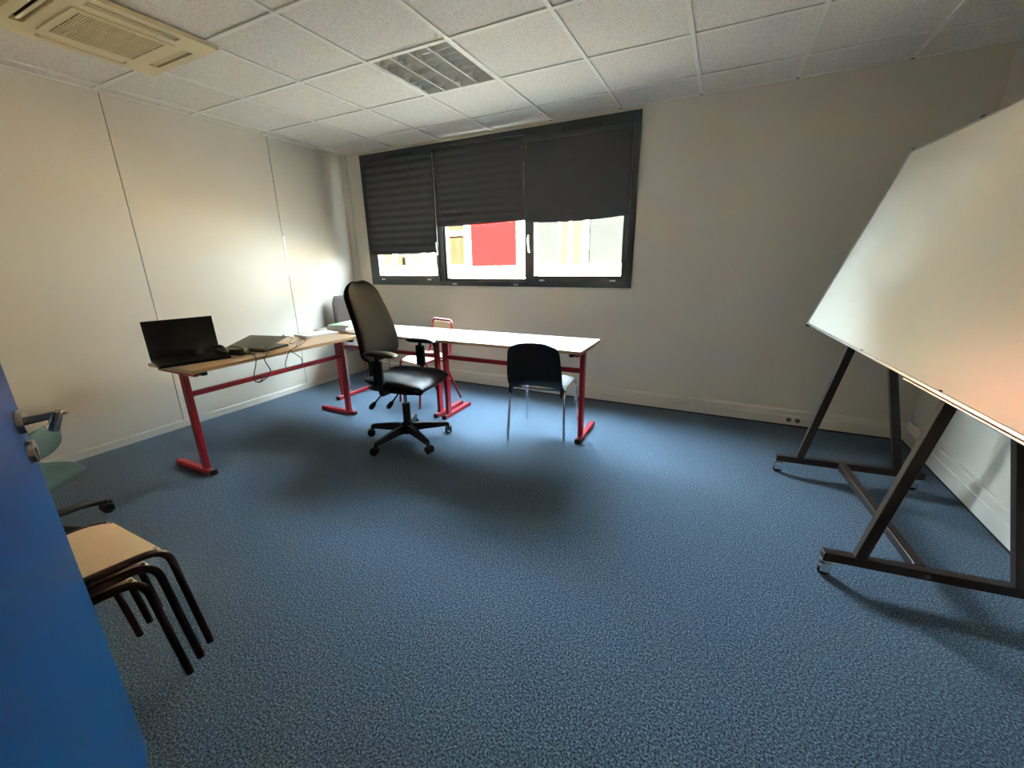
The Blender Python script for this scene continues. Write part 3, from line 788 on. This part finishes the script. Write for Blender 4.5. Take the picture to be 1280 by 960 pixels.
for k in range(5): lv.box((-.276+.138*k-.0045, -.28, .0025), (-.276+.138*k+.0045, .28, .0042))
lv.build('blade_edge', M['grid'], lt)
lv = MB()
for k in range(4):
    x0 = -.276+.138*k
    for j in range(1, 8):
        y = -.28+.07*j
        lv.prism([(-.0012, .008), (.0012, .008), (.004, .05), (-.004, .05)], (0, 1, 0), (0, 0, 1), (x0+.006, y, 0), (.126, 0, 0))
lv.build('cross_blade', M['louvre'], lt)

# ------------------------------------------------------------------ things on the tables
def laptop_open():
    f = R(-15); lp = empty('laptop', (.865, -2.395, .74), f, 'open black laptop with a dark screen and a headset on its keyboard', 'laptop')
    b = MB(); b.box((0, -.19, .002), (.25, .19, .020), bevel=.004); bo = b.build('base', M['lap'], lp)
    k = MB()
    for r_ in range(5):
        for c_ in range(14): k.box((.045+r_*.021, -.16+c_*.0230, .0200), (.045+r_*.021+.017, -.16+c_*.0230+.019, .0218))
    k.build('keyboard', M['black_plastic'], bo)
    MB().box((.165, -.05, .0199), (.235, .05, .0206)).build('touchpad', M['screen'], bo)
    Ml = Matrix.Translation((.006, 0, .018)) @ Matrix.Rotation(R(-5), 4, 'Y')
    s = MB(); s.box((-.012, -.19, 0), (-.003, .19, .248), Ml, bevel=.003)
    s.box((-.003, -.19, 0), (-.0015, .19, .016), Ml); s.box((-.003, -.19, .240), (-.0015, .19, .248), Ml)
    so = s.build('screen_lid', M['lap'], lp)
    MB().box((-.0032, -.180, .016), (-.0020, .180, .240), Ml).build('display', M['screen'], so)
    return lp
laptop_open()
def laptop_ajar():
    lp = empty('laptop', (.873, -2.15, .74), R(13), 'grey laptop with its lid slightly ajar, beside the power adapter', 'laptop')
    b = MB(); b.box((0, 0, .002), (.335, .235, .019), bevel=.004); b.build('base', M['lap'], lp)
    Ml = Matrix.Translation((0, .004, .0205)) @ Matrix.Rotation(R(12.5), 4, 'X')
    MB().box((0, 0, 0), (.335, .235, .008), Ml, bevel=.003).build('screen_lid', M['lap_grey'], lp)
    MB().box((.10, -.003, .010), (.235, .006, .024), bevel=.003).build('hinge_bar', M['lap'], lp)
    return lp
laptop_ajar()
# headset lying on the open laptop
hs = empty('headset', (1.015, -2.325, .764), R(35), 'black headset lying on the keyboard of the open laptop', 'headset')
pts = [V(-.075*math.cos(R(a)), .085*math.sin(R(a)), .010+.03*math.sin(R(a))) for a in range(0, 181, 12)]
hb = MB(); hb.tube(pts, .012, 8); hb.build('headband', M['black_plastic'], hs)
for s in (-1, 1):
    e_ = MB(); e_.lathe([(.014, 0), (.036, .003), (.041, .016), (.037, .032), (.02, .038)], Matrix.Translation((s*.072, -.006, .002)) @ Matrix.Rotation(R(s*18), 4, 'Y'), 20)
    e_.build('ear_cushion', M['black_fabric'], hs)
m_ = MB(); m_.tube([(-.08, .0, .018), (-.06, -.05, .012), (-.02, -.075, .010)], .004, 8); m_.build('microphone_boom', M['black_plastic'], hs)
# mouse-like charger brick
pa = empty('power_adapter', (1.07, -2.182, .74), R(100), 'black power adapter brick beside the grey laptop, its cable hanging off the table', 'power adapter')
MB().box((-.042, -.072, .001), (.042, .072, .046), bevel=.007, seg=2).build('brick', M['black_plastic'], pa)
MB().tube(fillet([(.0, .066, .020), (.0, .085, .022), (.022, .090, .048), (.025, .03, .051), (.0, -.03, .051), (-.02, -.078, .046), (-.02, -.095, .012), (.0, -.12, .005), (.01, -.15, .005)], .03, 5), .0035, 8).build('cord', M['cable'], pa)
def cable(name, pts, r, label, rr=.03):
    o = MB().tube(fillet(pts, rr, 5), r, 8).build(name, M['cable'])
    return tag(o, label, 'cable')
cable('cable', [(1.215, -2.17, .744), (1.25, -2.185, .745), (1.292, -2.195, .742), (1.305, -2.215, .70), (1.31, -2.243, .64), (1.31, -2.255, .60), (1.31, -2.225, .575), (1.31, -2.19, .590), (1.31, -2.20, .615), (1.31, -2.245, .62), (1.312, -2.25, .59), (1.312, -2.22, .572), (1.31, -2.165, .590), (1.31, -2.122, .632), (1.31, -2.148, .69), (1.306, -2.155, .725), (1.292, -2.125, .7432), (1.22, -2.06, .744), (1.16, -2.02, .744)], .0032,
      'black cable looped over the red crossbar below the grey laptop')
cable('cable', [(1.06, -1.66, .744), (1.12, -1.72, .752), (1.17, -1.80, .746), (1.245, -1.86, .746), (1.293, -1.95, .742), (1.304, -1.985, .70), (1.305, -2.015, .64), (1.305, -1.99, .605), (1.305, -1.93, .602), (1.305, -1.87, .63), (1.305, -1.875, .67), (1.304, -1.93, .72), (1.293, -1.95, .7435), (1.24, -1.84, .746), (1.14, -1.70, .75), (1.05, -1.62, .744), (.95, -1.60, .744)], .0028,
      'black cable hanging in a loop off the table edge beyond the grey laptop')
cable('cable', [(.80, -1.72, .7435), (.84, -1.66, .775), (.87, -1.68, .79), (.90, -1.74, .75), (.94, -1.70, .78), (.97, -1.68, .76), (1.03, -1.76, .746), (1.10, -1.80, .744), (.98, -1.60, .744), (.90, -1.56, .744)], .003,
      'coil of black cable standing on the tabletop behind the grey laptop')
# papers and folders
def sheet_stack(name, x0, x1, y0, y1, z0, n, th, m, rz, jit, parent=None):
    b = MB(); cx, cy = (x0+x1)/2, (y0+y1)/2
    for k in range(n):
        Mx = Matrix.Translation((cx+random.uniform(-jit, jit), cy+random.uniform(-jit, jit), 0)) @ Matrix.Rotation(rz+random.uniform(-jit, jit)*3, 4, 'Z')
        b.box((-(x1-x0)/2, -(y1-y0)/2, z0+k*th), ((x1-x0)/2, (y1-y0)/2, z0+(k+1)*th*.98), Mx)
    return b.build(name, m, parent)
p_ = sheet_stack('paper_stack', .79, 1.0, -1.54, -1.25, .7405, 7, .0022, M['paper'], R(-12), .007)
tag(p_, 'stack of white paper sheets lying on the beech table beside the coloured folders', 'papers')
fs = [('green card folder on top of the pile in the corner of the tables', M['folder_green'], .7405+.041, .013, R(6)),
      ('yellow card folder in the pile below the green folder', M['folder_yellow'], .7405+.008, .0325, R(-2)),
      ('dark red folder at the bottom of the pile below the yellow folder', M['folder_red'], .7405, .0075, R(3))]
for lab, m, z, th, rz in fs:
    fo = empty('folder', (.918, -1.03, z), rz, lab, 'folder', 'card folders piled on the tables')
    MB().box((-.125, -.165, 0), (.125, .165, .0012)).build('back_cover', m, fo)
    MB().box((-.12, -.16, .0014), (.12, .158, th-.0015)).build('sheets', M['paper'], fo)
    c = MB(); c.box((-.125, -.165, th-.0013), (.125, .165, th-.0001)); c.box((-.1262, -.165, .0), (-.125, .165, th-.0001)); c.build('front_cover', m, fo)
# double socket set in the trunking
so = empty('power_socket', (4.685, -.032, .055), 0, 'pale double power socket in the trunking on the wall below the whiteboard', 'socket')
MB().box((-.062, -.004, -.030), (.062, 0, .030), bevel=.002).build('face_plate', M['trim'], so)
for s in (-1, 1):
    MB().lathe([(.019, 0), (.019, .003), (.012, .0032)], Matrix.Translation((s*.03, -.0038, 0)) @ Matrix.Rotation(PI/2, 4, 'X'), 18).build('socket_well', M['ac_grille'], so)

# ------------------------------------------------------------------ light
BASE, LOBE, SKY_EL, SKY_AZ, SKY_P, SKY_FLAT, SUN = 1.0, 122.0, 52, 145, 2.0, .31, 1020.0
world = bpy.data.worlds.new('sky'); scene.world = world; world.use_nodes = True
nt = world.node_tree; bg = nt.nodes['Background']
tcw = nt.nodes.new('ShaderNodeTexCoord')
# clear sky behind the opposite building, brightest around one direction
el, az = R(SKY_EL), R(SKY_AZ)
sd = (math.cos(el)*math.cos(az), math.cos(el)*math.sin(az), math.sin(el))
def mnode(op, a, b=None, clamp=False):
    n = nt.nodes.new('ShaderNodeMath'); n.operation = op; n.use_clamp = clamp
    for i, v in enumerate((a, b)):
        if v is None: continue
        if isinstance(v, (int, float)): n.inputs[i].default_value = v
        else: nt.links.new(v, n.inputs[i])
    return n.outputs[0]
dot = nt.nodes.new('ShaderNodeVectorMath'); dot.operation = 'DOT_PRODUCT'; dot.inputs[1].default_value = sd
nt.links.new(tcw.outputs['Generated'], dot.inputs[0])
sep = nt.nodes.new('ShaderNodeSeparateXYZ'); nt.links.new(tcw.outputs['Generated'], sep.inputs[0])
half = mnode('MULTIPLY', sep.outputs['Y'], 4.0, True)
lobe = mnode('POWER', mnode('MAXIMUM', dot.outputs['Value'], 0.0), SKY_P)
lobe = mnode('MULTIPLY', half, mnode('ADD', mnode('MULTIPLY', lobe, 1-SKY_FLAT), SKY_FLAT))
mix = nt.nodes.new('ShaderNodeMix'); mix.data_type = 'RGBA'
mix.inputs['A'].default_value = (BASE*.80, BASE*.92, BASE*1.0, 1)
mix.inputs['B'].default_value = (LOBE*.72, LOBE*.88, LOBE*1.0, 1)
nt.links.new(lobe, mix.inputs['Factor']); nt.links.new(mix.outputs['Result'], bg.inputs['Color'])
# the sun stands behind the camera's building and lights the building opposite
L = bpy.data.lights.new('sun', 'SUN'); L.energy = SUN; L.color = (1, .80, .52); L.angle = R(.6)
o = bpy.data.objects.new('sun', L); COL.objects.link(o); o.location = (2, -8, 9); o.rotation_euler = (R(54), 0, R(-12))
for x0, x1, z0, z1 in ((.405, 1.237, 1.19, 1.44), (1.352, 2.276, 1.161, 1.70), (2.384, 3.222, 1.19, 1.70)):
    L = bpy.data.lights.new('window_portal', 'AREA'); L.shape = 'RECTANGLE'; L.size = x1-x0; L.size_y = z1-z0; L.cycles.is_portal = True
    o = bpy.data.objects.new('window_portal', L); COL.objects.link(o); o.location = ((x0+x1)/2, .062, (z0+z1)/2); o.rotation_euler = (R(-90), 0, 0)
# corridor ceiling lamp behind the camera, shining in through the open doorway
L = bpy.data.lights.new('corridor_lamp', 'AREA'); L.shape = 'RECTANGLE'; L.size = 1.2; L.size_y = .9; L.energy = 20; L.color = (1, .90, .76)
o = bpy.data.objects.new('corridor_lamp', L); COL.objects.link(o); o.location = (4.2, -5.0, RH-.03); o.rotation_euler = (R(18), 0, 0)

# ------------------------------------------------------------------ camera
cam = bpy.data.cameras.new('camera'); co = bpy.data.objects.new('camera', cam); COL.objects.link(co)
cam.sensor_fit = 'HORIZONTAL'; cam.sensor_width = 36.0; cam.lens = 515.119/1280*36.0; cam.clip_start = .02; cam.clip_end = 200
Rc = Matrix(((0.8959571346030938, 0.4438767883991209, -0.01530391042497481),
             (0.1145090082663359, -0.2641523442367777, -0.9576592431862573),
             (-0.42912527306099535, 0.8562691958459658, -0.28749706827310295)))   # rows: right, down, forward
Mc = Matrix((Rc[0], -Rc[1], -Rc[2])).transposed().to_4x4(); Mc.translation = (4.0402, -3.8513, 1.3397)
co.matrix_world = Mc
scene.camera = co

scene.view_settings.view_transform = 'Standard'; scene.view_settings.look = 'None'
scene.view_settings.exposure = 0.95; scene.view_settings.gamma = 1.0; scene.view_settings.use_curve_mapping = False
scene.cycles.use_denoising = True
scene.cycles.max_bounces = 12; scene.cycles.diffuse_bounces = 7; scene.cycles.glossy_bounces = 4; scene.cycles.transparent_max_bounces = 12
scene.cycles.sample_clamp_indirect = 12.0
